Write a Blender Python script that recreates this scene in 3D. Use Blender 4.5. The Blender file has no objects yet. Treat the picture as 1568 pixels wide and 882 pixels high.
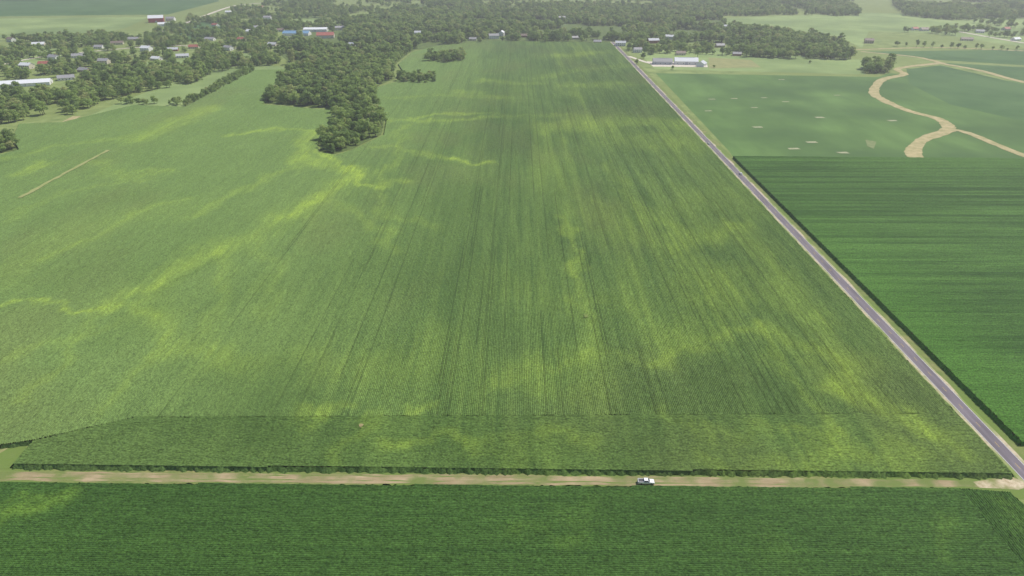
import bpy, math, random
import numpy as np
from mathutils import Vector
rng=np.random.default_rng(7); random.seed(7)
H=170.0; PITCH=math.radians(26.7); F=1046.0
scene=bpy.context.scene
COL=scene.collection
def g(px,py,z=0.0):
    """survey helper: bearing/depression -> ground coordinates (metres)"""
    cx=(px-784)/F; cy=(441-py)/F
    dx=cx; dy=math.cos(PITCH)+cy*math.sin(PITCH); dz=-math.sin(PITCH)+cy*math.cos(PITCH)
    t=(H-z)/(-dz)
    return (dx*t,dy*t)
def G(pts,z=0.0): return [g(a,b,z) for a,b in pts]
# ---------------------------------------------------------------- noise
def _hash(ix,iy,seed):
    h=(ix.astype(np.int64)*374761393+iy.astype(np.int64)*668265263+seed*1442695041)&0x7fffffff
    h=((h^(h>>13))*1274126177)&0x7fffffff
    h=h^(h>>16)
    return (h&0xffff)/65535.0
def vnoise(x,y,seed=0):
    ix=np.floor(x);iy=np.floor(y);fx=x-ix;fy=y-iy
    fx=fx*fx*(3-2*fx);fy=fy*fy*(3-2*fy)
    a=_hash(ix,iy,seed);b=_hash(ix+1,iy,seed);c=_hash(ix,iy+1,seed);d=_hash(ix+1,iy+1,seed)
    return (a*(1-fx)+b*fx)*(1-fy)+(c*(1-fx)+d*fx)*fy
def fbm(x,y,seed=0,o=4):
    s=0;a=.5;t=0
    for i in range(o):
        s=s+a*vnoise(x*2**i,y*2**i,seed+i*17);t+=a;a*=.55
    return s/t
def sm(a,b,x):
    t=np.clip((x-a)/(b-a),0,1);return t*t*(3-2*t)
# ---------------------------------------------------------------- materials
def lin(r,g_,b):
    f=lambda c:((c/255+0.055)/1.055)**2.4 if c/255>0.04045 else c/255/12.92
    return (f(r),f(g_),f(b))
def newmat(name,rough=.85,spec=.2):
    m=bpy.data.materials.new(name);m.use_nodes=True
    nt=m.node_tree;b=nt.nodes["Principled BSDF"]
    b.inputs["Roughness"].default_value=rough
    b.inputs["Specular IOR Level"].default_value=spec
    return m,nt,b
def noise_mat(name,c1,c2,scale=.2,rough=.9,spec=.1,detail=6,bump=0,c3=None,scale3=.02,lo=.35,hi=.65,stretch=None):
    m,nt,b=newmat(name,rough,spec)
    tc=nt.nodes.new("ShaderNodeTexCoord")
    src=tc.outputs["Object"]
    if stretch:
        mp=nt.nodes.new("ShaderNodeMapping");mp.inputs["Scale"].default_value=stretch[:3]
        mp.inputs["Rotation"].default_value=(0,0,stretch[3] if len(stretch)>3 else 0)
        nt.links.new(src,mp.inputs[0]);src=mp.outputs[0]
    n=nt.nodes.new("ShaderNodeTexNoise");n.inputs["Scale"].default_value=scale;n.inputs["Detail"].default_value=detail;n.inputs["Roughness"].default_value=.65
    nt.links.new(src,n.inputs["Vector"])
    r=nt.nodes.new("ShaderNodeValToRGB")
    r.color_ramp.elements[0].position=lo;r.color_ramp.elements[1].position=hi
    r.color_ramp.elements[0].color=(*c1,1);r.color_ramp.elements[1].color=(*c2,1)
    nt.links.new(n.outputs["Fac"],r.inputs[0])
    out=r.outputs[0]
    if c3:
        n3=nt.nodes.new("ShaderNodeTexNoise");n3.inputs["Scale"].default_value=scale3;n3.inputs["Detail"].default_value=4
        nt.links.new(tc.outputs["Object"],n3.inputs["Vector"])
        r3=nt.nodes.new("ShaderNodeValToRGB");r3.color_ramp.elements[0].position=.42;r3.color_ramp.elements[1].position=.62
        nt.links.new(n3.outputs["Fac"],r3.inputs[0])
        mx=nt.nodes.new("ShaderNodeMix");mx.data_type='RGBA'
        nt.links.new(r3.outputs[0],mx.inputs[0]);nt.links.new(out,mx.inputs[6]);mx.inputs[7].default_value=(*c3,1)
        out=mx.outputs[2]
    nt.links.new(out,b.inputs["Base Color"])
    return m
def crop_mat():
    m,nt,b=newmat("crop_canopy",.75,.08)
    a=nt.nodes.new("ShaderNodeAttribute");a.attribute_name="Col"
    tc=nt.nodes.new("ShaderNodeTexCoord")
    n=nt.nodes.new("ShaderNodeTexNoise");n.inputs["Scale"].default_value=1.3;n.inputs["Detail"].default_value=5
    nt.links.new(tc.outputs["Object"],n.inputs["Vector"])
    mr=nt.nodes.new("ShaderNodeMapRange");mr.inputs[1].default_value=.3;mr.inputs[2].default_value=.7;mr.inputs[3].default_value=.55;mr.inputs[4].default_value=1.45
    nt.links.new(n.outputs["Fac"],mr.inputs[0])
    vm=nt.nodes.new("ShaderNodeVectorMath");vm.operation='SCALE'
    nt.links.new(a.outputs["Color"],vm.inputs[0]);nt.links.new(mr.outputs[0],vm.inputs["Scale"])
    nt.links.new(vm.outputs[0],b.inputs["Base Color"])
    bp=nt.nodes.new("ShaderNodeBump");bp.inputs["Strength"].default_value=.6;bp.inputs["Distance"].default_value=.3
    nt.links.new(n.outputs["Fac"],bp.inputs["Height"]);nt.links.new(bp.outputs[0],b.inputs["Normal"])
    return m
CROP=crop_mat()
def plain(name,c,rough=.6,spec=.3,metal=0):
    return noise_mat(name,tuple(x*.88 for x in c),tuple(min(1,x*1.08) for x in c),scale=1.5,rough=rough,spec=spec)
# ---------------------------------------------------------------- mesh helpers
def mesh_obj(name,verts,faces,mat=None,parent=None):
    me=bpy.data.meshes.new(name);me.from_pydata([tuple(v) for v in verts],[],faces);me.update()
    o=bpy.data.objects.new(name,me);COL.objects.link(o)
    if mat:me.materials.append(mat)
    if parent:o.parent=parent
    return o
def np_mesh(name,V,Q,C,mat):
    me=bpy.data.meshes.new(name)
    nv=len(V);nf=len(Q)
    me.vertices.add(nv);me.vertices.foreach_set("co",V.astype(np.float32).ravel())
    me.loops.add(nf*4);me.loops.foreach_set("vertex_index",Q.astype(np.int32).ravel())
    me.polygons.add(nf);me.polygons.foreach_set("loop_start",np.arange(0,nf*4,4,dtype=np.int32))
    try: me.polygons.foreach_set("loop_total",np.full(nf,4,dtype=np.int32))
    except Exception: pass
    me.update(calc_edges=True)
    if C is not None:
        at=me.color_attributes.new("Col",'FLOAT_COLOR','POINT')
        C4=np.ones((nv,4),np.float32);C4[:,:3]=C
        at.data.foreach_set("color",C4.ravel())
    me.materials.append(mat)
    o=bpy.data.objects.new(name,me);COL.objects.link(o);return o
def flat(name,pts,z,mat):
    return mesh_obj(name,[(x,y,z) for x,y in pts],[list(range(len(pts)))],mat)
def smooth_line(pts,n=8):
    P=[np.array(p) for p in pts];P=[2*P[0]-P[1]]+P+[2*P[-1]-P[-2]];out=[]
    for i in range(1,len(P)-2):
        for k in range(n):
            t=k/n;a,b,c,d=P[i-1],P[i],P[i+1],P[i+2]
            out.append(.5*((2*b)+(c-a)*t+(2*a-5*b+4*c-d)*t*t+(3*b-a-3*c+d)*t**3))
    out.append(P[-2]);return np.array(out)
def ribbon(name,pts,w,z,mat,smooth=True,jit=0.0,seed=1):
    L=smooth_line(pts,10) if smooth else np.array(pts)
    if not smooth:
        LL=[]
        for i in range(len(L)-1):
            n=max(1,int(np.linalg.norm(L[i+1]-L[i])/5))
            for k in range(n):LL.append(L[i]+(L[i+1]-L[i])*k/n)
        LL.append(L[-1]);L=np.array(LL)
    T=np.gradient(L,axis=0);T/=np.linalg.norm(T,axis=1)[:,None]
    N=np.stack([-T[:,1],T[:,0]],1)
    if np.ndim(w)==0:W=np.full(len(L),w/2.)
    else:W=np.interp(np.linspace(0,1,len(L)),np.linspace(0,1,len(w)),w)/2
    r=np.random.default_rng(seed)
    A=L+N*(W+r.uniform(-jit,jit,len(L)))[:,None];B=L-N*(W+r.uniform(-jit,jit,len(L)))[:,None]
    n=len(L)
    V=[(a[0],a[1],z) for a in A]+[(a[0],a[1],z) for a in B]
    return mesh_obj(name,V,[(i,n+i,n+i+1,i+1) for i in range(n-1)],mat)
def inpoly(X,Y,poly):
    ins=np.zeros(X.shape,bool);n=len(poly)
    for i in range(n):
        x1,y1=poly[i];x2,y2=poly[(i+1)%n]
        if y1==y2:continue
        c=((y1>Y)!=(y2>Y))&(X<(x2-x1)*(Y-y1)/(y2-y1)+x1)
        ins^=c
    return ins
# ---------------------------------------------------------------- crops
def crop(name,poly,d,step,h,low,colfn,spacing=.76,nowall=(),jit=.12,seed=0,slope=(.3,1.1)):
    r=np.random.default_rng(seed)
    d=np.array(d,float);d/=np.linalg.norm(d);uax=np.array([d[1],-d[0]])
    P=np.array(poly);PU=P@uax;PV=P@d;n=len(P)
    v=PV.min();vs=[v]
    while v<PV.max():
        v+=step(v);vs.append(v)
    vs=np.array(vs)
    VV=[];QQ=[];off=0;rowi=[]
    k=0
    for u in np.arange(PU.min()+spacing/2,PU.max(),spacing):
        k+=1
        cr=[]
        for i in range(n):
            a,b=PU[i],PU[(i+1)%n]
            if (a>u)!=(b>u):
                t=(u-a)/(b-a);cr.append(PV[i]+t*(PV[(i+1)%n]-PV[i]))
        cr.sort()
        for j in range(0,len(cr)-1,2):
            v0,v1=cr[j]+r.uniform(-.1,.3),cr[j+1]-r.uniform(-.1,.3)
            if v1-v0<1.5:continue
            inner=vs[(vs>v0+.4)&(vs<v1-.4)]
            inner=inner+r.uniform(-.3,.3,len(inner))
            vv=np.concatenate([[v0],inner,[v1]]);m=len(vv)
            zs=np.stack([low+r.uniform(-jit,jit,m),h+r.uniform(-jit*1.3,jit*1.3,m),low+r.uniform(-jit,jit,m)],1)
            us=np.stack([np.full(m,u-spacing/2),u+r.uniform(-.08,.08,m),np.full(m,u+spacing/2)],1)
            xy=us[...,None]*uax+vv[:,None,None]*d
            V=np.concatenate([xy,zs[...,None]],2).reshape(-1,3)
            i=np.arange(m-1)*3+off
            Q=np.concatenate([np.stack([i,i+1,i+4,i+3],1),np.stack([i+1,i+2,i+5,i+4],1)])
            VV.append(V);QQ.append(Q);rowi.append(np.full(len(V),k));off+=len(V)
    for i in range(n):
        if i in nowall:continue
        a=P[i];b=P[(i+1)%n];L=np.linalg.norm(b-a);m=max(2,int(L/1.0));t=np.linspace(0,1,m)
        nn=np.array([-(b-a)[1],(b-a)[0]])/max(L,1e-6)
        mid=(a+b)/2+nn*.5
        if inpoly(np.array([mid[0]]),np.array([mid[1]]),poly)[0]:nn=-nn
        xy=a+(b-a)*t[:,None]+nn*r.uniform(-.35,.3,m)[:,None]
        top=np.concatenate([xy,(h-.3+r.uniform(-.5,.15,m))[:,None]],1)
        bot=np.concatenate([xy+nn*r.uniform(slope[0],slope[1],m)[:,None],np.full(m,-.05)[:,None]],1)
        V=np.concatenate([top,bot]);ii=np.arange(m-1)+off
        Q=np.stack([ii,ii+1,ii+m+1,ii+m],1)
        VV.append(V);QQ.append(Q);rowi.append(np.zeros(len(V)));off+=len(V)
    V=np.concatenate(VV);Q=np.concatenate(QQ);R=np.concatenate(rowi)
    C=colfn(V[:,0],V[:,1],R,V@np.array([*uax,0]),V@np.array([*d,0]))
    print(name,len(V))
    return np_mesh(name,V,Q,C,CROP)
# colour-map grid of nutrient patches (world metres)
gx=np.arange(-720,420,2.0);gy=np.arange(90,1480,2.0)
GX,GY=np.meshgrid(gx,gy)
WX=GX+(fbm(GX/16,GY/20,3)-.5)*24;WY=GY+(fbm(GX/16,GY/26,9)-.5)*40
def strokes(lst,k=1.25):
    out=np.zeros_like(GX)
    for pts,w,s in lst:
        w=w*k
        P=G(pts,2.1);dm=np.full_like(GX,1e9)
        if len(P)==1:P=P*2
        for i in range(len(P)-1):
            ax,ay=P[i];bx,by=P[i+1];L2=(bx-ax)**2+(by-ay)**2+1e-6
            t=np.clip(((WX-ax)*(bx-ax)+(WY-ay)*(by-ay))/L2,0,1)
            dm=np.minimum(dm,np.hypot(WX-ax-t*(bx-ax),WY-ay-t*(by-ay)))
        out=1-(1-out)*(1-s*np.exp(-(dm/w)**2))
    return out
YEL=strokes([
 ([(488,228),(510,250),(542,264),(575,288)],3,.75),([(480,203),(458,235),(492,254),(542,264)],8,.4),
 ([(542,266),(505,298),(455,328)],4,.55),([(542,266),(505,298),(455,328)],14,.2),([(455,328),(400,358),(322,390)],11,.2),([(322,388),(262,415),(235,440)],10,.33),([(235,440),(180,466)],7,.25),
 ([(345,207),(420,198),(482,200)],4,.5),([(215,212),(300,172),(320,166)],12,.35),([(0,463),(90,466),(175,468)],1.4,.75),([(175,468),(242,478)],4,.35),
 ([(242,480),(262,518),(330,540),(372,552)],9,.28),([(480,560),(560,580),(620,560)],12,.18),
 ([(600,182),(680,186),(760,178)],5,.45),([(630,180),(690,175),(750,172)],3.5,.5),([(760,178),(900,176)],6,.22),
 ([(575,225),(640,230),(690,238)],5,.33),([(690,238),(715,245),(748,249)],3.5,.75),([(603,277),(628,273)],3.5,.4),
 ([(845,195),(950,186),(1040,190)],20,.33),([(900,185),(940,215),(1000,215)],20,.25),([(868,335),(880,370),(885,420)],2.2,.45),([(905,320),(960,360)],16,.15),
 ([(740,122),(790,128),(820,128)],10,.33),([(765,150)],12,.35),([(880,130),(950,128)],16,.28),([(860,85),(910,80)],22,.35),([(700,140),(730,142)],9,.3),
 ([(1030,375),(1052,368),(1090,352),(1125,345)],9,.35),([(1000,330),(1120,310)],28,.18),([(1040,390),(1090,430)],10,.22),
 ([(1075,508),(1120,512),(1185,512)],4,.38),([(1185,512),(1262,545),(1312,592)],6,.36),([(1312,592),(1400,655)],7,.42),([(1235,480),(1310,560)],8,.24),
 ([(1000,545),(1062,545)],5,.38),([(1040,520),(1130,420)],12,.2),([(1220,655),(1260,660)],4,.38),([(1270,690),(1400,712)],7,.36),([(1110,700),(1260,712)],5,.25),([(1400,620),(1470,690)],7,.3),
 ([(768,590)],7,.32),([(800,570),(835,555)],8,.28),([(905,545),(900,600)],8,.2),([(690,520),(700,600)],12,.12),
 ([(585,682),(640,682),(700,668)],3,.42),([(468,628),(520,632)],2.2,.45),([(620,636),(650,640)],2.2,.4),([(525,700),(560,645)],2.5,.28),([(840,672),(885,668)],4,.25),
 ([(50,255),(70,248)],5,.35),([(25,268),(60,252)],4,.35),([(140,250),(190,268),(250,262)],7,.2),([(0,420),(120,350),(250,320)],18,.1),
 ([(1060,445),(1180,455)],14,.16),([(950,470),(1030,500)],10,.16),([(780,430),(860,470)],14,.1),
 ([(60,395),(130,370),(200,330),(290,305)],3,.22),([(330,392),(352,440),(330,500)],3.5,.16),([(180,466),(120,520),(60,600)],3,.2),([(300,330),(380,285),(470,240)],4,.25),([(0,560),(100,520),(180,500)],3,.16),([(480,300),(560,330),(600,380)],4,.18),
 ([(0,340),(80,300),(150,285),(260,262)],4,.18),([(0,245),(90,222),(200,210)],6,.2),([(260,515),(220,570),(140,640)],3,.2),([(400,358),(420,420),(400,480)],5,.12),([(570,290),(600,330),(680,350)],4,.18),
 ([(620,190),(605,240),(580,285)],4,.25),([(880,430),(895,480),(905,545)],3,.22),([(1185,512),(1230,600),(1290,685)],3,.3),([(1262,545),(1330,640)],3,.28),([(930,250),(960,300),(1040,360)],5,.2),([(1125,345),(1180,400),(1240,480)],6,.2),
 ([(1400,655),(1440,670),(1480,700)],4,.3),([(700,670),(780,690),(850,680)],3,.2),([(1000,640),(1100,660),(1220,655)],3,.2),([(820,120),(900,105),(960,100)],12,.22),([(600,150),(700,145),(760,150)],8,.22),([(860,560),(1000,548)],3,.18),
 ([(0,785),(45,780),(90,772)],3,.6),([(0,755),(110,752)],2.2,.4),([(820,822),(870,818)],3,.14),([(1440,832),(1480,828)],2.5,.18),([(860,792),(930,770)],4,.08),([(1180,850),(1240,875)],5,.06),([(1540,790),(1568,800)],3,.2)
])
DRK=strokes([
 ([(380,570),(440,610)],14,.5),([(620,560),(720,600)],16,.2),([(1100,590),(1200,590)],14,.42),([(1040,450),(1060,470)],12,.35),([(960,600),(1080,600)],14,.3),([(838,350),(862,335),(868,370)],4,.35),
 ([(700,440),(740,520)],14,.25),([(760,130),(770,230)],25,.3),([(715,300),(725,420)],22,.3),([(580,400),(640,430)],20,.2),([(1240,658),(1260,668)],3.5,.45),([(225,648),(380,645),(450,650)],8,.4),([(100,700),(500,700)],8,.15),([(740,690),(1000,695)],9,.2),
 ([(240,452),(330,400)],2.5,.45),([(180,520),(230,470)],8,.3),([(660,690),(760,705)],6,.3),([(120,420),(230,400)],22,.18),([(800,290),(850,300)],20,.2),([(300,455),(420,430)],10,.18),([(60,330),(180,300)],14,.15),([(1140,640),(1220,640)],6,.25)])
def samp(A,x,y):
    fx=np.clip((x-gx[0])/2.0,0,len(gx)-1.01);fy=np.clip((y-gy[0])/2.0,0,len(gy)-1.01)
    ix=fx.astype(int);iy=fy.astype(int);a=fx-ix;b=fy-iy
    return (A[iy,ix]*(1-a)+A[iy,ix+1]*a)*(1-b)+(A[iy+1,ix]*(1-a)+A[iy+1,ix+1]*a)*b
def colmix(a,b,t): return a*(1-t[:,None])+b*t[:,None]
cDark=np.array(lin(76,102,52));cMid=np.array(lin(105,131,67));cYel=np.array(lin(143,167,70));cLeft=np.array(lin(114,137,80));cBrown=np.array(lin(102,112,66))
def streak(R,v,seed,L=60):
    return .5*_hash(R,np.floor(R*0),seed)+.5*vnoise(R*.9,v/L,seed+3)
def main_col(x,y,R,u,v,hor=False):
    n=fbm(x/90,y/140,21);n2=fbm(x/10,y/24,33,3)
    n3=fbm(x/1.9,y/55,35,3);n4=fbm(x/7,y/160,36,2)
    st=streak(R,v,5)
    cen=np.exp(-((x-5)/55)**2)*.22
    ls=1-.45*sm(-40,-200,x)
    t=np.clip(.2+sm(.3,.7,n)*.32+n2*.22+((st-.5)*.3+(n3-.5)*.85+(n4-.5)*.55)*ls-cen,0,1)
    C=colmix(cDark[None,:],cMid[None,:],t)
    lf=sm(20,-190,x)*(.55+.5*fbm(x/70,y/70,4)); C=colmix(C,cLeft[None,:],np.clip(lf,0,1)*.5)
    br=sm(.5,.75,fbm(x/60,y/110,77))*.3;C=colmix(C,cBrown[None,:],br)
    Y=samp(YEL,x,y)*np.clip(.55+.5*n2+1.3*(n3-.38),0.25,1.5)
    Y=Y+ .34*sm(.48,.8,fbm(x/40,y/130,6)*.7+n4*.3)*sm(-60,80,x)
    C=colmix(C,cYel[None,:],np.clip(Y,0,.88))
    D=np.clip(samp(DRK,x,y)*(.6+.7*n2),0,.65);C=colmix(C,cDark[None,:]*.88,D)
    if not hor:
        rh=_hash(R,R*0,123);seg=vnoise(R*.37,v/110.,91)
        tram=(rh<.07)&(seg>.4)&(x>-150);C[tram]*=.74
        C[((R%96)<1.5)&(seg>.35)&(x>-150)]*=.82
        C[((R%96)<1.5)&(seg>.5)&(x<=-150)]*=.93
    C*= (1+rng.uniform(-.12,.12,len(x)))[:,None]
    return C
def head_col(x,y,R,u,v):
    C=main_col(x,y,R,u,v,True);return C*np.array([.93,.95,.9])
def fg_col(x,y,R,u,v):
    n=fbm(x/60,y/25,61);n2=fbm(x/8,y/5,62,3);st=streak(R,v,65,50)
    t=np.clip(.25+sm(.3,.7,n)*.2+(n2-.3)*.35+(st-.5)*.5,0,1)
    C=colmix(np.array(lin(57,86,40))[None,:],np.array(lin(77,110,50))[None,:],t)
    C=colmix(C,np.array(lin(116,148,60))[None,:],np.clip(samp(YEL,x,y)*(.5+n2),0,.75))
    return C*(1+rng.uniform(-.14,.14,len(x)))[:,None]
def right_col(x,y,R,u,v):
    n=fbm(x/120,y/50,71);n2=fbm(x/16,y/10,72,3);st=streak(R,v,75,180);n3=fbm(x/120,y/3.2,73,3)
    t=np.clip(sm(.25,.75,n)*.4+n2*.2+(st-.5)*.6+(n3-.5)*1.4+.18,0,1)
    C=colmix(np.array(lin(50,82,34))[None,:],np.array(lin(80,117,52))[None,:],t)
    e=sm(60,0,x-(194+.0094*(y-193)))*sm(520,240,y)*.4
    C=colmix(C,np.array(lin(84,132,46))[None,:],np.clip(e,0,1))
    return C*(1+rng.uniform(-.1,.1,len(x)))[:,None]
RD=np.array([.0094,1.0]);RD/=np.linalg.norm(RD)
def roadx(y,o=0): return 184.5+.0094*(y-193)+o
CH=2.1
y632=g(784,632,CH)[1];yTop=g(935,66)[1]
main_poly=[(roadx(y632,-6.2),y632),(roadx(yTop,-6.2),yTop)]+G([(740,64),(668,72),(632,81),(610,100),(618,112),(606,127),(577,136),(574,160),(592,187),(588,209),(540,232),(515,240),(488,236),(485,222),(516,193),(505,171),(400,162),(440,128),(440,108),(388,109),(284,166),(205,163),(95,190),(30,192),(20,214),(30,232),(0,240),(-120,245),(-200,300),(-260,500),(-200,640)])+G([(0,680),(48,673),(205,638)],CH)
nm=len(main_poly)
crop("corn_field",main_poly,RD,lambda v:1.6+max(0,(v-200))*.006,CH,1.7,main_col,seed=1,nowall=(nm-1,nm-2))
PD=np.array(g(1568,742))-np.array(g(0,722));PD/=np.linalg.norm(PD)
hx=g(1540,730);hl=g(22,716)
yh=main_poly[0][1]
head=[(roadx(hx[1],-6.2),hx[1]),(roadx(yh,-6.2),yh+.2)]+[(a,b+.2) for a,b in G([(205,638),(50,674)],CH)]+[hl]
crop("corn_field_headland",head,PD,lambda v:1.3,CH,1.7,head_col,seed=2,nowall=(1,2),slope=(.6,2.0))
# foreground corn, with end rows turning parallel to the road
ft=[g(-250,736,CH),g(1470,746,CH)]
xs=ft[1][0]
fg=[(-330,g(-250,736,CH)[1]+1.5),ft[0],ft[1],(xs,40),(-330,40)]
crop("corn_field",fg,PD,lambda v:1.2,CH,1.65,fg_col,seed=3,nowall=(2,))
fg2=[(xs-.3,ft[1][1]-.2),(roadx(150,-13),g(1500,752,CH)[1]),(roadx(140,-7),142),(roadx(40,-7),40),(xs-.3,40)]
crop("corn_field_end_rows",fg2,(.03,1),lambda v:1.2,CH+.05,1.5,fg_col,seed=13,nowall=(4,))
# right corn
yr=g(1118,239,CH)[1]
rp=[(roadx(205,8.2),205),(roadx(yr,8.2),yr),(700,yr-14),(700,205)]
crop("corn_field",rp,(1,-.022),lambda v:3.0,2.4,1.88,right_col,seed=4,spacing=.9)
# ---------------------------------------------------------------- ground & flat fields
grass=noise_mat("meadow_grass",lin(104,122,68),lin(140,154,94),scale=.05,c3=lin(120,134,76),scale3=.006)
mesh_obj("ground",[(-16000,-3000,0),(16000,-3000,0),(16000,26000,0),(-16000,26000,0)],[(0,1,2,3)],grass)
soy=noise_mat("soybean",lin(84,113,60),lin(101,131,72),scale=.03,c3=lin(75,103,57),scale3=.008,stretch=(1,.25,1,.0))
soyd=noise_mat("soybean_dark",lin(66,96,55),lin(79,110,64),scale=.03,c3=lin(84,113,67),scale3=.01)
soyl=noise_mat("pasture_light",lin(126,147,90),lin(148,166,106),scale=.02,c3=lin(114,134,82),scale3=.006)
tanm=noise_mat("dry_grass_track",lin(146,142,98),lin(184,170,130),scale=.12)
white_soil=noise_mat("pale_soil",lin(140,145,108),lin(180,178,150),scale=.4)
dirt=noise_mat("dirt",lin(160,138,104),lin(205,186,152),scale=.25,c3=lin(110,130,66),scale3=.05)
verge=noise_mat("verge_grass",lin(98,118,62),lin(138,138,90),scale=.18,c3=lin(106,126,64),scale3=.03)
under=noise_mat("forest_floor",lin(76,92,52),lin(104,122,66),scale=.1)
roadl=noise_mat("gravel_road",lin(190,180,165),lin(215,208,195),scale=.3)
flat("soybean_field",G([(1004,112),(1345,118),(1400,249),(1122,240),(1117,232)]),.05,soy)
flat("soybean_field",G([(1345,118),(1360,112),(1568,70+55),(1900,170),(1900,330),(1568,252),(1398,249)]),.04,soy)
flat("soybean_field",G([(1388,106),(1440,100),(1568,130),(1800,160),(1900,235),(1568,186),(1455,160),(1392,128)]),.10,soyd)
flat("soybean_field",G([(1322,79),(1568,76),(1900,76),(1900,112),(1568,100),(1440,92),(1400,88)]),.08,soyd)
flat("soybean_field",G([(1440,96),(1568,103),(1900,118),(1900,160),(1568,124)]),.12,soyd)
flat("lawn",G([(975,78),(1070,72),(1320,92),(1325,114),(1003,106)]),.06,soyl)
flat("bare_soil",G([(1085,88),(1150,92),(1165,103),(1085,105)]),.09,noise_mat("bare_soil",lin(130,135,90),lin(150,150,100),scale=.08))
flat("pasture",G([(1112,28),(1310,20),(1560,22),(1900,30),(1900,72),(1320,74),(1285,56),(1190,42),(1112,38)]),.05,soyl)
flat("pasture",G([(1330,48),(1420,50),(1568,72),(1568,76),(1320,74)]),.09,grass)
flat("soybean_field",G([(-700,-30),(330,-25),(335,2),(258,22),(0,25),(-500,28)]),.05,soyd)
flat("pasture",G([(-500,32),(0,28),(228,26),(195,42),(130,57),(0,58),(-500,62)]),.06,soyl)
flat("soybean_field",G([(262,47),(320,30),(372,34),(345,48),(290,62)]),.07,soyd)
flat("pasture",G([(600,18),(720,18),(735,34),(610,38)]),.35,soyl)
flat("pasture",G([(380,24),(470,20),(520,34),(430,42)]),.07,soyl)
flat("pasture",G([(0,82),(110,66),(118,76),(60,100),(0,104)]),.07,soyl)
flat("pasture",G([(200,98),(330,84),(400,80),(380,92),(260,104)]),.07,soyl)
flat("pasture",G([(180,158),(300,112),(388,96),(442,104),(388,112),(284,170),(95,196)]),.05,soyl)
ribbon("grass_waterway",G([(1416,249),(1398,234),(1412,215),(1452,198),(1436,182),(1392,170),(1350,152),(1338,140),(1352,122),(1384,114),(1374,106),(1400,101),(1445,96)]),[12,15,11,13,13,10,10,12,12,11,12,10,10,12,12],.16,tanm,jit=1.0)
ribbon("grass_waterway",G([(1448,199),(1480,203),(1568,238),(1800,320)]),[13,8,9,9,9],.17,tanm,jit=1)
ribbon("grass_waterway",G([(1440,97),(1500,108),(1568,126),(1800,180)]),11,.18,tanm,jit=1)
ribbon("grass_waterway",G([(1440,96),(1400,87),(1318,79)]),9,.15,tanm,jit=1)
ribbon("field_track",G([(1310,76),(1440,73),(1568,78),(1900,92)]),9,.13,tanm,jit=1)
for i,(a,b) in enumerate([(1090,152),(1124,151),(1155,165),(1203,156),(1197,122),(1255,180),(1160,195),(1366,185),(1216,228),(1243,218),(1290,234),(1170,150),(1282,146),(1085,170)]):
    x,y=g(a,b);w=5.5 if b>175 else 4.5;h=3.0 if b>175 else 2.0
    pts=[(x-w*rng.uniform(.6,1),y-h*rng.uniform(.5,1)),(x+w,y-h*rng.uniform(.5,1)),(x+w*rng.uniform(.7,1),y+h),(x-w,y+h*rng.uniform(.6,1))]
    flat("bare_test_plot",pts,.2+.003*i,white_soil)
flat("thin_stand",G([(1325,214),(1342,217),(1338,228),(1328,224)]),.19,noise_mat("thin_stand",lin(105,125,75),lin(135,140,100),scale=.3))
z=CH+.2
strip=noise_mat("dry_grass_strip",lin(126,142,80),lin(158,158,108),scale=.2)
ribbon("grass_strip",G([(30,303),(100,265),(166,230)],CH),3.2,z,strip,jit=.8)
ribbon("field_track",G([(286,167),(340,138),(388,110)]),6,.2,tanm)
ribbon("field_track",G([(92,192),(118,178)]),9,.2,tanm)
# dirt lane between fields
p0=g(-260,726);p1=g(1540,741)
lane=[p0,g(0,729),g(400,732),g(784,735),g(1200,739),p1,(roadx(p1[1]-1,-2),p1[1]-1)]
ribbon("lane_verge",lane,15,.012,verge,smooth=False,jit=.5)
lanem=noise_mat("dirt_lane",lin(138,126,94),lin(176,158,128),scale=.35,c3=lin(110,124,70),scale3=.09,stretch=(.18,1,1))
LP=[(0,729.4),(400,732.4),(784,735.2),(1200,739.4)]
for k,(dy,w) in enumerate(((-1.6,2.0),(4.6,1.2),(-6.2,.7))):
    ribbon("dirt_lane",[g(-260,726+dy)]+[g(a,b+dy) for a,b in LP]+[g(1540,741+dy*.5)],[w]*6,.022+.006*k,lanem,smooth=False,jit=.4,seed=5+k)
flat("gravel_apron",G([(1490,738),(1545,729),(1562,735),(1575,745),(1560,750),(1530,748),(1500,747)]),.044,noise_mat("apron_gravel",lin(166,150,120),lin(204,192,165),scale=.5,c3=lin(130,135,85),scale3=.15))
flat("grass_corner",G([(-260,690),(0,682),(46,676),(18,718),(-260,716)]),.05,verge)
ribbon("dirt_track",G([(-30,705),(0,690),(14,680),(30,676)]),3.2,.06,dirt)
# asphalt road
asph=noise_mat("asphalt",lin(104,99,104),lin(128,121,127),scale=.4,stretch=(1,.08,1),rough=.85)
def rs(y0,y1,o): return [(roadx(y0,o),y0),(roadx(y1,o),y1)]
yE=g(945,60)[1]+400
ribbon("road_verge",rs(-500,yE,0.8),16,.008,verge,smooth=False,jit=.5)
ribbon("road_shoulder",rs(-500,yE,0),8.0,.018,noise_mat("shoulder_gravel",lin(168,158,128),lin(200,188,162),scale=.5,c3=lin(130,145,85),scale3=.06),smooth=False,jit=.35)
ribbon("road",rs(-500,yE,0),5.6,.048,asph,smooth=False)
pw=plain("road_paint_white",(.7,.7,.68))
for s in(-2.6,2.6):
    o=ribbon("edge_line",rs(-500,yE,s),.16,.054,pw,smooth=False);o.parent=bpy.data.objects["road"]
yl=plain("road_paint_yellow",(.55,.38,.05))
V=[];Fc=[]
y=-300
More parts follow.
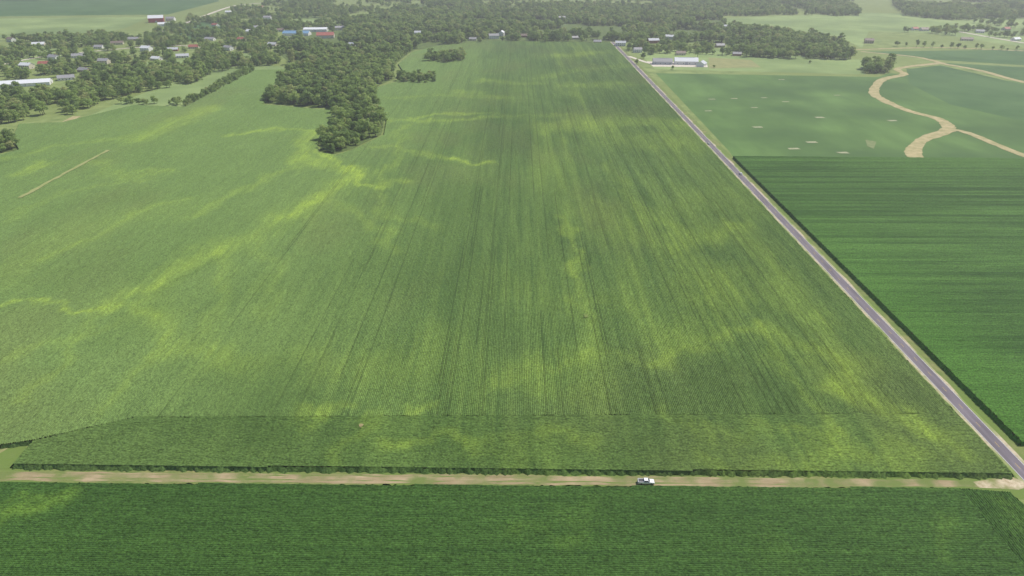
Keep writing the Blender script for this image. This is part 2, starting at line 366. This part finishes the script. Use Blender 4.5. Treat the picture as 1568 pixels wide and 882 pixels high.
while y<1500:
    k=len(V);a=roadx(y);V+=[(a-.07,y,.054),(a+.07,y,.054),(a+.07+.03,y+3,.054),(a-.07+.03,y+3,.054)];Fc.append((k,k+1,k+2,k+3));y+=12
o=mesh_obj("centre_line",V,Fc,yl);o.parent=bpy.data.objects["road"]
ribbon("country_road",G([(225,55),(262,44),(330,18),(365,8),(420,2),(520,-15)]),10,.3,roadl)
ribbon("country_road",G([(1395,44),(1450,46),(1568,66),(1800,100)]),9,.3,roadl)
ribbon("country_road",G([(0,100),(60,88),(150,78),(260,70),(350,74),(430,70)]),7,.3,roadl)
ribbon("farm_drive",G([(962,86),(1000,98),(1040,101),(1082,100)]),7,.14,roadl)
flat("farmyard_gravel",G([(990,94),(1082,96),(1084,103),(1000,102)]),.11,roadl)
# ---------------------------------------------------------------- trees
def leaf_mat(name,c1,c2,c3):
    m,nt,b=newmat(name,.7,.15);nt.nodes.remove(b)
    out=[n for n in nt.nodes if n.type=='OUTPUT_MATERIAL'][0]
    oi=nt.nodes.new("ShaderNodeObjectInfo");tc=nt.nodes.new("ShaderNodeTexCoord")
    n=nt.nodes.new("ShaderNodeTexNoise");n.inputs["Scale"].default_value=.45;n.inputs["Detail"].default_value=3
    nt.links.new(tc.outputs["Object"],n.inputs["Vector"])
    r=nt.nodes.new("ShaderNodeValToRGB");e=r.color_ramp.elements;e[0].color=(*c1,1);e[1].color=(*c2,1);e[1].position=.72
    x=e.new(1.0);x.color=(*c3,1)
    ad=nt.nodes.new("ShaderNodeMath");ad.operation='MULTIPLY_ADD';ad.inputs[1].default_value=.8
    nt.links.new(oi.outputs["Random"],ad.inputs[0])
    sb=nt.nodes.new("ShaderNodeMath");sb.operation='MULTIPLY_ADD';sb.inputs[1].default_value=.9;sb.inputs[2].default_value=-.35
    nt.links.new(n.outputs["Fac"],sb.inputs[0]);nt.links.new(sb.outputs[0],ad.inputs[2])
    nt.links.new(ad.outputs[0],r.inputs[0])
    d=nt.nodes.new("ShaderNodeBsdfDiffuse");t=nt.nodes.new("ShaderNodeBsdfTranslucent");mx=nt.nodes.new("ShaderNodeMixShader");mx.inputs[0].default_value=.42
    nt.links.new(r.outputs[0],d.inputs[0]);nt.links.new(r.outputs[0],t.inputs[0])
    nt.links.new(d.outputs[0],mx.inputs[1]);nt.links.new(t.outputs[0],mx.inputs[2]);nt.links.new(mx.outputs[0],out.inputs["Surface"])
    return m
leafA=leaf_mat("foliage",(.17,.26,.085),(.38,.5,.15),(.46,.45,.22))
bark=noise_mat("bark",(.08,.06,.045),(.17,.14,.1),scale=3)
def make_tree(name,seed,ht=12.,wd=10.,lobes=18,per=75,q=.62):
    r=np.random.default_rng(seed);V=[];Fc=[];mi=[]
    def cone(a,b,r0,r1,n=7):
        a=np.array(a,float);b=np.array(b,float);d=b-a;d/=np.linalg.norm(d)
        s=np.cross(d,[1,0,0.01]);s/=np.linalg.norm(s);t=np.cross(d,s);k=len(V)
        for c,rr in((a,r0),(b,r1)):
            for i in range(n):
                an=2*math.pi*i/n;V.append(c+rr*(math.cos(an)*s+math.sin(an)*t))
        for i in range(n):Fc.append((k+i,k+(i+1)%n,k+n+(i+1)%n,k+n+i));mi.append(1)
    cone((0,0,0),(0,0,ht*.32),.38,.26);cone((0,0,ht*.32),(r.uniform(-.5,.5),r.uniform(-.5,.5),ht*.75),.26,.08)
    L=[]
    for i in range(lobes):
        z=r.uniform(.28,.93);an=r.uniform(0,6.283)+i*2.4;prof=math.sin(math.pi*min(1,max(.12,(z-.08)/1.0)))**.7
        rad=wd/2*prof*math.sqrt(r.uniform(.05,1))*.78
        c=np.array([rad*math.cos(an),rad*math.sin(an),z*ht]);R=r.uniform(.13,.24)*wd*(1.05-.35*abs(z-.5))
        L.append((c,R))
        if i<6:cone((0,0,ht*r.uniform(.25,.5)),c*.9,.13,.04,5)
    for c,R in L:
        for j in range(per):
            n=r.normal(size=3);n/=np.linalg.norm(n)
            if n[2]<-.45:n[2]*=-1
            p=c+n*R*np.array([1,1,.8])*r.uniform(.72,1.12)
            nn=n+r.normal(size=3)*.42;nn/=np.linalg.norm(nn)
            s=np.cross(nn,r.normal(size=3));s/=np.linalg.norm(s);t=np.cross(nn,s);w=q*r.uniform(.5,1.15);k=len(V)
            V.extend([p-s*w,p-t*w*.7+s*.1,p+s*w,p+t*w*.7]);Fc.append((k,k+1,k+2,k+3));mi.append(0)
    me=bpy.data.meshes.new(name);me.from_pydata([tuple(v) for v in V],[],Fc)
    me.materials.append(leafA);me.materials.append(bark)
    me.polygons.foreach_set("material_index",mi);me.update();return me
PROTO=bpy.data.collections.new("tree_kinds")
TM=[]
for i,(h_,w_,lb) in enumerate([(13,11,20),(12,12,22),(15,10,20),(10,10,16),(14,13,24),(8,8,12),(16,12,24)]):
    me=make_tree("tree_kind",100+i,h_,w_,lb);TM.append(me)
    o=bpy.data.objects.new("tree_kind_%d"%i,me);PROTO.objects.link(o)
ng=bpy.data.node_groups.new("scatter_trees","GeometryNodeTree")
ng.interface.new_socket("Geometry",in_out='INPUT',socket_type='NodeSocketGeometry');ng.interface.new_socket("Geometry",in_out='OUTPUT',socket_type='NodeSocketGeometry')
N=ng.nodes;gi=N.new("NodeGroupInput");go=N.new("NodeGroupOutput");ci=N.new("GeometryNodeCollectionInfo");ci.inputs[0].default_value=PROTO
ci.inputs["Separate Children"].default_value=True;ci.inputs["Reset Children"].default_value=True
ip=N.new("GeometryNodeInstanceOnPoints");ip.inputs["Pick Instance"].default_value=True
def na(nm,t):
    n=N.new("GeometryNodeInputNamedAttribute");n.data_type=t;n.inputs["Name"].default_value=nm;return n
a1=na("kind",'INT');a2=na("rot",'FLOAT_VECTOR');a3=na("scl",'FLOAT_VECTOR')
lk=ng.links.new
lk(gi.outputs[0],ip.inputs["Points"]);lk(ci.outputs[0],ip.inputs["Instance"]);lk(a1.outputs["Attribute"],ip.inputs["Instance Index"]);lk(a2.outputs["Attribute"],ip.inputs["Rotation"]);lk(a3.outputs["Attribute"],ip.inputs["Scale"]);lk(ip.outputs[0],go.inputs[0])
clear=[]
def scatter(name,P,size=(.7,1.15),seed=0,kinds=(0,7)):
    r=np.random.default_rng(seed);P=np.array(P);n=len(P)
    if n==0:return
    me=bpy.data.meshes.new(name);me.vertices.add(n)
    me.vertices.foreach_set("co",np.concatenate([P,np.zeros((n,1))],1).astype(np.float32).ravel())
    me.attributes.new("kind",'INT','POINT').data.foreach_set("value",r.integers(kinds[0],kinds[1],n).astype(np.int32))
    rt=np.zeros((n,3),np.float32);rt[:,2]=r.uniform(0,6.28,n);rt[:,:2]=r.uniform(-.06,.06,(n,2));me.attributes.new("rot",'FLOAT_VECTOR','POINT').data.foreach_set("vector",rt.ravel())
    s=r.uniform(size[0],size[1],n);sc=np.stack([s*r.uniform(.85,1.15,n),s*r.uniform(.85,1.15,n),s*r.uniform(.8,1.15,n)],1).astype(np.float32)
    me.attributes.new("scl",'FLOAT_VECTOR','POINT').data.foreach_set("vector",sc.ravel())
    o=bpy.data.objects.new(name,me);COL.objects.link(o)
    m=o.modifiers.new("scatter",'NODES');m.node_group=ng;print(name,n);return o
def wood(name,polypx,sp=8.5,thr=0.0,ns=60,seed=0,size=(.7,1.15),world=False,floor=True):
    poly=polypx if world else G(polypx);A=np.array(poly);r=np.random.default_rng(seed)
    X,Y=np.meshgrid(np.arange(A[:,0].min(),A[:,0].max(),sp),np.arange(A[:,1].min(),A[:,1].max(),sp))
    X=(X+r.uniform(-sp*.45,sp*.45,X.shape)).ravel();Y=(Y+r.uniform(-sp*.45,sp*.45,Y.shape)).ravel()
    k=inpoly(X,Y,poly)
    if thr>0:k&=fbm(X/ns,Y/ns,seed+50,3)+r.uniform(-.03,.03,len(X))>thr
    for cx,cy,cr in clear:k&=np.hypot(X-cx,Y-cy)>cr
    if floor:flat("forest_floor",poly,.21+.01*(seed%17),under)
    return scatter(name,np.stack([X[k],Y[k]],1),size,seed)
# ---------------------------------------------------------------- buildings
M={}
for k,c in dict(white=(.78,.78,.75),cream=(.65,.6,.48),red=(.42,.05,.04),brick=(.33,.14,.1),tan=(.45,.38,.28),roofgrey=(.32,.32,.33),roofbrown=(.22,.17,.14),roofdark=(.08,.08,.09),roofwhite=(.72,.74,.76),blue=(.16,.3,.46),metal=(.5,.52,.55),glass=(.03,.04,.05),door=(.12,.08,.05),redroof=(.36,.12,.09)).items():
    M[k]=plain("paint_"+k,c,rough=.15 if k=="glass" else .6)
def box(nm,x0,x1,y0,y1,z0,z1,mat,par):
    return mesh_obj(nm,[(x0,y0,z0),(x1,y0,z0),(x1,y1,z0),(x0,y1,z0),(x0,y0,z1),(x1,y0,z1),(x1,y1,z1),(x0,y1,z1)],[(0,3,2,1),(4,5,6,7),(0,1,5,4),(1,2,6,5),(2,3,7,6),(3,0,4,7)],mat,par)
def building(name,px,py,L,W,h,wall,roof,rot=0,rise=None,kind="house",rr=None):
    x,y=g(px,py);e=bpy.data.objects.new(name,None);COL.objects.link(e);e.location=(x,y,0.1);e.rotation_euler=(0,0,math.radians(rot))
    rise=rise or W*.3;a,b=L/2,W/2;wm=M[wall]
    mesh_obj("walls",[(-a,-b,0),(a,-b,0),(a,b,0),(-a,b,0),(-a,-b,h),(a,-b,h),(a,b,h),(-a,b,h),(-a,0,h+rise),(a,0,h+rise)],
      [(0,1,5,4),(2,3,7,6),(1,2,6,9,5),(3,0,4,8,7)],wm,e)
    o=.5;s=rise/b;z0=h-o*s+.08;V=[(-a-o,-b-o,z0),(a+o,-b-o,z0),(a+o,0,h+rise+.08),(-a-o,0,h+rise+.08),(a+o,b+o,z0),(-a-o,b+o,z0)]
    V+=[(v[0],v[1],v[2]+.2) for v in V]
    mesh_obj("roof",V,[(6,7,8,9),(9,8,10,11),(1,0,3,2),(2,3,5,4),(0,1,7,6),(4,5,11,10),(1,2,8,7),(2,4,10,8),(0,6,9,3),(3,9,11,5)],M[roof],e)
    if kind=="house":
        n=max(2,int(L/3.5))
        for i in range(n):
            cx=-a+L*(i+.5)/n
            if i==n//2:box("door",cx-.5,cx+.5,-b-.06,-b+.02,0,2.1,M["door"],e)
            else:box("window",cx-.6,cx+.6,-b-.05,-b+.02,1,2.3,M["glass"],e)
            if h>4.5:box("window_upper",cx-.5,cx+.5,-b-.05,-b+.02,3.7,4.9,M["glass"],e)
            box("window_back",cx-.6,cx+.6,b-.02,b+.05,1,2.3,M["glass"],e)
        box("window_side",a-.02,a+.05,-.6,.6,1,2.3,M["glass"],e);box("window_side",-a-.05,-a+.02,-.6,.6,1,2.3,M["glass"],e)
        box("chimney",a*.4,a*.4+.8,-.4,.4,h+rise-.5,h+rise+1.1,M["brick"],e)
    else:
        box("sliding_door",-2.2,2.2,-b-.08,-b+.02,0,min(4,h-.4),M["metal"],e)
        box("end_door",a-.02,a+.08,-1.8,1.8,0,min(3.6,h-.4),M["roofgrey"],e)
        for i in range(4):
            cx=-a+L*(i+.5)/4
            if abs(cx)>3:box("window",cx-.6,cx+.6,-b-.05,-b+.02,1.4,2.4,M["glass"],e)
        box("ridge_vent",-a*.7,a*.7,-.3,.3,h+rise+.15,h+rise+.5,M["metal"],e)
    R0=rr or max(L,W)*.55+6
    d=math.hypot(x,y);ux,uy=-x/d,-y/d
    clear.append((x,y,R0))
    for k,f in ((14,.95),(30,.9),(46,.85),(62,.75),(76,.6)):clear.append((x+ux*k,y+uy*k,R0*f))
    return e
B=building
B("greenhouse_building",30,131,75,24,4,"white","roofwhite",22,3,"shed",50)
B("farm_shed",1014,98,30,14,4.5,"metal","roofgrey",-4,kind="shed");B("farm_shed",1050,98,36,16,5,"white","roofwhite",-6,kind="shed");B("farm_shed",1074,101,16,12,4,"white","metal",60,kind="shed")
B("white_house",976,80,14,10,5,"white","roofgrey",5);B("farm_house",1042,84,16,10,3.2,"cream","roofbrown",0);B("farm_house",1102,72,16,10,3.2,"tan","roofgrey",10);B("farm_house",1128,85,14,9,3,"brick","roofgrey",-10)
B("white_farmhouse",756,59,20,11,6,"white","roofgrey",10);B("white_farmhouse",768,55,16,11,7,"white","roofwhite",80);B("brick_house",803,57,15,10,3.5,"brick","roofbrown",0);B("farm_house",724,62,14,9,3.2,"cream","roofgrey",0);B("farm_house",880,60,14,9,3.2,"tan","roofgrey",20)
B("red_barn",240,34,34,20,10,"red","roofwhite",20,6,"shed",34);B("white_house",262,32,20,12,6,"white","roofgrey",0);B("farm_shed",252,40,26,12,5,"white","roofwhite",20,kind="shed")
B("blue_roof_building",455,54,54,24,5,"white","blue",0,4,"shed",44);B("red_roof_building",499,58,34,22,6,"cream","redroof",8,5,"shed",36);B("commercial_building",484,48,50,22,5,"white","roofwhite",4,3,"shed",36)
hs=[(350,77,"white"),(418,70,"cream"),(152,74,"white"),(68,100,"tan"),(102,122,"white"),(383,50,"white"),(18,64,"white"),(265,78,"brick"),(298,74,"cream"),(322,62,"white"),(205,62,"tan"),(225,78,"white"),(180,68,"cream"),(370,62,"tan"),(395,44,"white"),(120,88,"white"),(84,92,"white"),(42,105,"cream"),(440,62,"white"),(130,110,"tan"),(1500,50,"white"),(1555,62,"white"),(1400,46,"white"),(1480,62,"cream"),(1330,66,"tan"),(640,52,"white"),(1000,66,"brick"),(950,70,"white"),(1025,60,"white"),(915,66,"tan"),(540,70,"cream"),(1110,42,"white"),(410,30,"white"),(350,20,"white"),(400,12,"cream"),(690,16,"white"),(860,30,"white"),(1540,46,"cream"),(1415,47,"white"),(280,88,"white"),(60,70,"cream"),(330,40,"white"),(430,48,"white"),(520,46,"cream"),(240,92,"white"),(160,98,"cream")]
for i,(a,b,c) in enumerate(hs):
    B({"white":"white_house","cream":"cream_house","tan":"tan_house","brick":"brick_house"}[c],a,b,random.uniform(14,21),random.uniform(9,12),random.choice([3,3.2,5.4]),c,random.choice(["roofgrey","roofbrown","roofgrey","roofwhite","metal","redroof"]),random.uniform(-30,30))
# ---------------------------------------------------------------- woods
wood("woodland",[(402,158),(440,122),(450,100),(500,84),(560,76),(640,74),(625,82),(606,98),(600,122),(575,133),(572,158),(588,185),(584,206),(540,228),(512,236),(490,232),(492,215),(516,190),(507,166)],8.2,thr=.22,ns=22,seed=1,size=(.55,1.25))
wood("tree_clump",[(655,95),(668,98),(712,95),(708,88),(660,88)],9,seed=2,size=(.8,1.2),floor=False)
wood("tree_clump",[(606,128),(668,129),(665,119),(612,117)],9,thr=.3,ns=20,seed=3,size=(.6,1.),floor=False)
wood("woodland",[(450,102),(560,78),(640,76),(740,64),(945,64),(970,66),(1108,66),(1110,36),(1098,20),(960,12),(760,8),(620,6),(590,28),(520,34),(430,66),(430,84)],10,thr=.45,ns=75,seed=4,size=(.75,1.35))
wood("woodland",[(-300,215),(0,190),(60,188),(100,180),(150,160),(215,142),(300,128),(330,112),(380,104),(430,98),(430,86),(330,95),(250,97),(200,106),(100,128),(0,146),(-300,170)],9,thr=.39,ns=45,seed=5,size=(.6,1.2),floor=False)
wood("town_trees",[(-300,168),(0,148),(100,130),(200,108),(330,97),(430,88),(430,68),(400,48),(330,46),(230,56),(130,58),(0,62),(-300,70)],10,thr=.5,ns=40,seed=6,floor=False)
wood("town_trees",[(230,56),(250,40),(330,22),(420,4),(600,4),(590,28),(520,34),(430,66),(330,50)],11,thr=.53,ns=50,seed=7,floor=False)
wood("hedgerow",[(276,164),(288,166),(392,108),(384,104)],7,seed=8,size=(.45,.75),floor=False)
wood("hedgerow",[(180,160),(280,163),(280,158),(200,154)],7,thr=.4,ns=20,seed=9,size=(.4,.7),floor=False)
wood("tree_clump",[(-160,240),(0,234),(26,230),(20,218),(-160,215)],8,seed=10,size=(.7,1.))
wood("tree_clump",[(1325,112),(1358,114),(1364,104),(1322,102)],8.5,seed=11,size=(.95,1.3),floor=False)
wood("woodland",[(1125,86),(1200,90),(1300,92),(1312,84),(1240,74),(1120,76)],9,thr=.35,ns=40,seed=12,size=(.8,1.2),floor=False)
wood("farmyard_trees",[(1065,84),(1125,86),(1120,70),(1060,72)],9,thr=.45,ns=25,seed=13,floor=False)
wood("woodland",[(1110,68),(1300,78),(1308,70),(1180,50),(1112,42)],9.5,thr=.38,ns=60,seed=14,size=(.85,1.25),floor=False)
wood("farmyard_trees",[(962,84),(1060,84),(1060,68),(962,68)],10,thr=.5,ns=25,seed=15,floor=False)
wood("woodland",[(1385,24),(1568,44),(1800,60),(1900,30),(1568,6),(1365,6)],11,thr=.45,ns=120,seed=16,size=(.9,1.3),floor=False)
wood("woodland",[(1100,24),(1312,28),(1318,16),(1290,6),(1000,2),(1000,12)],11,thr=.42,ns=100,seed=17,size=(.9,1.3),floor=False)
wood("town_trees",[(1380,50),(1568,60),(1568,50),(1440,42)],12,thr=.5,ns=40,seed=18,floor=False)
scatter("tree_row",[g(a,b) for a,b in [(1375+13*i+rng.uniform(-3,3),71+.035*13*i) for i in range(20)]],(.5,.8),19)
wood("woodland",[(-2600,2700),(2600,2700),(3400,4200),(-3400,4200)],15,thr=.52,ns=380,seed=20,size=(1.2,1.7),world=True,floor=False)
wood("woodland",G([(-500,2),(420,0),(620,4),(960,10),(1300,4),(1900,4)])+[(2600,2700),(-2600,2700)],13,thr=.52,ns=200,seed=21,size=(1.,1.5),world=True,floor=False)
def tree(px,py,k,s):
    o=bpy.data.objects.new("broadleaf_tree",TM[k]);COL.objects.link(o);x,y=g(px,py);o.location=(x,y,0);o.scale=(s,s,s);o.rotation_euler=(0,0,random.uniform(0,6))
for a,b,k,s in [(1296,91,0,1),(1172,88,2,1),(735,66,1,.9),(835,66,4,1),(1068,88,2,1.1),(975,98,3,.8),(985,90,1,.8),(1030,106,5,.7),(600,108,3,.7),(1093,104,5,.6),(1240,97,5,.6),(130,64,0,1),(420,96,1,.8)]:tree(a,b,k,s)
# ---------------------------------------------------------------- vehicles
def extr(name,prof,w,mat,par,taper=None):
    n=len(prof);V=[]
    for s in(-1,1):
        for (x,z) in prof:
            ww=w/2
            if taper and z>taper[0]:ww-=(z-taper[0])*taper[1]
            V.append((x,s*ww,z))
    o=mesh_obj(name,V,[list(range(n))[::-1],list(range(n,2*n))]+[(i,(i+1)%n,n+(i+1)%n,n+i) for i in range(n)],mat,par)
    b=o.modifiers.new("b",'BEVEL');b.width=.06;b.segments=2;return o
def wheel(par,x,y,r):
    V=[];n=18
    for yy,rr in((-.12,r*.9),(-.1,r),(.1,r),(.12,r*.9)):
        for i in range(n):V.append((x+rr*math.cos(i*6.2832/n),y+yy,r+rr*math.sin(i*6.2832/n)))
    Fc=[[k*n+i,k*n+(i+1)%n,(k+1)*n+(i+1)%n,(k+1)*n+i] for k in range(3) for i in range(n)]+[list(range(n)),list(range(3*n,4*n))]
    mesh_obj("wheel",V,Fc,M["roofdark"],par)
carw=plain("car_paint_white",(.8,.8,.8),.25,.5);cars=plain("car_paint_silver",(.45,.46,.48),.25,.5);gl=M["glass"]
def pickup(name,x,y,rot,paint,z=0.04):
    e=bpy.data.objects.new(name,None);COL.objects.link(e);e.location=(x,y,z);e.rotation_euler=(0,0,rot)
    extr("body",[(-2.8,.45),(2.75,.45),(2.8,.8),(2.7,1.1),(1.25,1.2),(-2.8,1.2)],1.95,paint,e)
    extr("cab",[(-.95,1.19),(1.25,1.19),(.6,1.82),(-.8,1.85)],1.85,paint,e,(1.2,.25))
    extr("windshield",[(1.22,1.23),(1.27,1.23),(.66,1.79),(.61,1.79)],1.6,gl,e,(1.2,.25))
    extr("side_windows",[(-.75,1.27),(.95,1.27),(.55,1.72),(-.7,1.74)],1.89,gl,e,(1.2,.25))
    extr("rear_window",[(-.99,1.28),(-.94,1.28),(-.82,1.75),(-.87,1.75)],1.5,gl,e,(1.2,.25))
    box("bed_floor",-2.7,-1.05,-.8,.8,1.18,1.215,M["roofdark"],e)
    for s in(-1,1):box("bed_rail",-2.8,-1.0,s*.9-.07,s*.9+.07,1.21,1.36,paint,e)
    box("tailgate",-2.86,-2.76,-.83,.83,.8,1.36,paint,e);box("front_bumper",2.76,2.92,-.9,.9,.45,.7,M["metal"],e);box("rear_bumper",-3.0,-2.87,-.9,.9,.45,.65,M["metal"],e)
    for s in(-1,1):
        box("headlight",2.7,2.83,s*.72-.16,s*.72+.16,.82,1.0,M["roofwhite"],e);box("tail_light",-2.9,-2.81,s*.9-.07,s*.9+.07,.85,1.15,M["red"],e)
        for xx in(-1.75,1.8):wheel(e,xx,s*.86,.4)
    return e
def sedan(name,x,y,rot,paint,z=0.06):
    e=bpy.data.objects.new(name,None);COL.objects.link(e);e.location=(x,y,z);e.rotation_euler=(0,0,rot)
    extr("body",[(-2.35,.35),(2.3,.35),(2.38,.65),(2.2,.85),(1.2,.98),(-1.7,1.02),(-2.35,.92)],1.8,paint,e)
    extr("cabin",[(-1.75,1.0),(1.15,.97),(.35,1.42),(-.95,1.45)],1.66,gl,e,(1.,.3))
    extr("roof",[(-.95,1.43),(.35,1.40),(.3,1.47),(-.9,1.5)],1.42,paint,e)
    for s in(-1,1):
        box("headlight",2.22,2.36,s*.65-.18,s*.65+.18,.62,.78,M["roofwhite"],e);box("tail_light",-2.39,-2.3,s*.68-.15,s*.68+.15,.7,.86,M["red"],e)
        for xx in(-1.4,1.4):wheel(e,xx,s*.8,.33)
x,y=g(989,740,0);pickup("pickup_truck",x,y,math.atan2(PD[1],PD[0]),carw)
x,y=g(1131,267);sedan("white_car",roadx(y,1.4),y,math.pi/2,carw)
x,y=g(1092,221);sedan("silver_car",roadx(y,-1.4),y,-math.pi/2,cars)
def blob(name,px,py,r0,mat):
    x,y=g(px,py,CH);n=14;flat(name,[(x+r0*random.uniform(.5,1.2)*math.cos(i*6.283/n),y+1.4*r0*random.uniform(.5,1.2)*math.sin(i*6.283/n)) for i in range(n)],CH+.25,mat)
blob("bare_spot",553,652,1.0,noise_mat("bare_patch",lin(120,120,75),lin(160,145,110),scale=.8));blob("bare_spot",897,484,1.4,verge)
# ---------------------------------------------------------------- haze
hz=bpy.data.materials.new("haze");hz.use_nodes=True;nt=hz.node_tree;nt.nodes.clear()
o_=nt.nodes.new("ShaderNodeOutputMaterial");vs=nt.nodes.new("ShaderNodeVolumeScatter");vs.inputs["Color"].default_value=(.96,.97,1,1);vs.inputs["Density"].default_value=1.7e-4;vs.inputs["Anisotropy"].default_value=.3
nt.links.new(vs.outputs[0],o_.inputs["Volume"])
X0,X1,Y0,Y1,Z0,Z1=-9000,9000,-2500,15000,-5,400
mesh_obj("haze_air",[(X0,Y0,Z0),(X1,Y0,Z0),(X1,Y1,Z0),(X0,Y1,Z0),(X0,Y0,Z1),(X1,Y0,Z1),(X1,Y1,Z1),(X0,Y1,Z1)],[(0,3,2,1),(4,5,6,7),(0,1,5,4),(1,2,6,5),(2,3,7,6),(3,0,4,7)],hz)
# ---------------------------------------------------------------- light
el=math.radians(56);az=math.radians(60)
w=bpy.data.worlds.new("World");scene.world=w;w.use_nodes=True;nt=w.node_tree
sk=nt.nodes.new("ShaderNodeTexSky");sk.sky_type='NISHITA';sk.sun_disc=False;sk.sun_elevation=el;sk.sun_rotation=az
nt.links.new(sk.outputs[0],nt.nodes["Background"].inputs[0]);nt.nodes["Background"].inputs[1].default_value=.12
sl=bpy.data.lights.new("sun",'SUN');sl.energy=4.7;sl.angle=math.radians(.5);sl.color=(1,.94,.86)
so=bpy.data.objects.new("sun",sl);COL.objects.link(so)
dv=Vector((math.sin(az)*math.cos(el),math.cos(az)*math.cos(el),math.sin(el)));so.rotation_euler=(-dv).to_track_quat('-Z','Y').to_euler()
scene.view_settings.view_transform='Standard';scene.view_settings.look='None';scene.view_settings.exposure=0
cam=bpy.data.cameras.new("camera");co=bpy.data.objects.new("camera",cam);COL.objects.link(co)
cam.sensor_width=36;cam.lens=F/1568*36;cam.clip_end=40000;cam.clip_start=1
co.location=(0,0,H);co.rotation_euler=(math.pi/2-PITCH,0,0);scene.camera=co
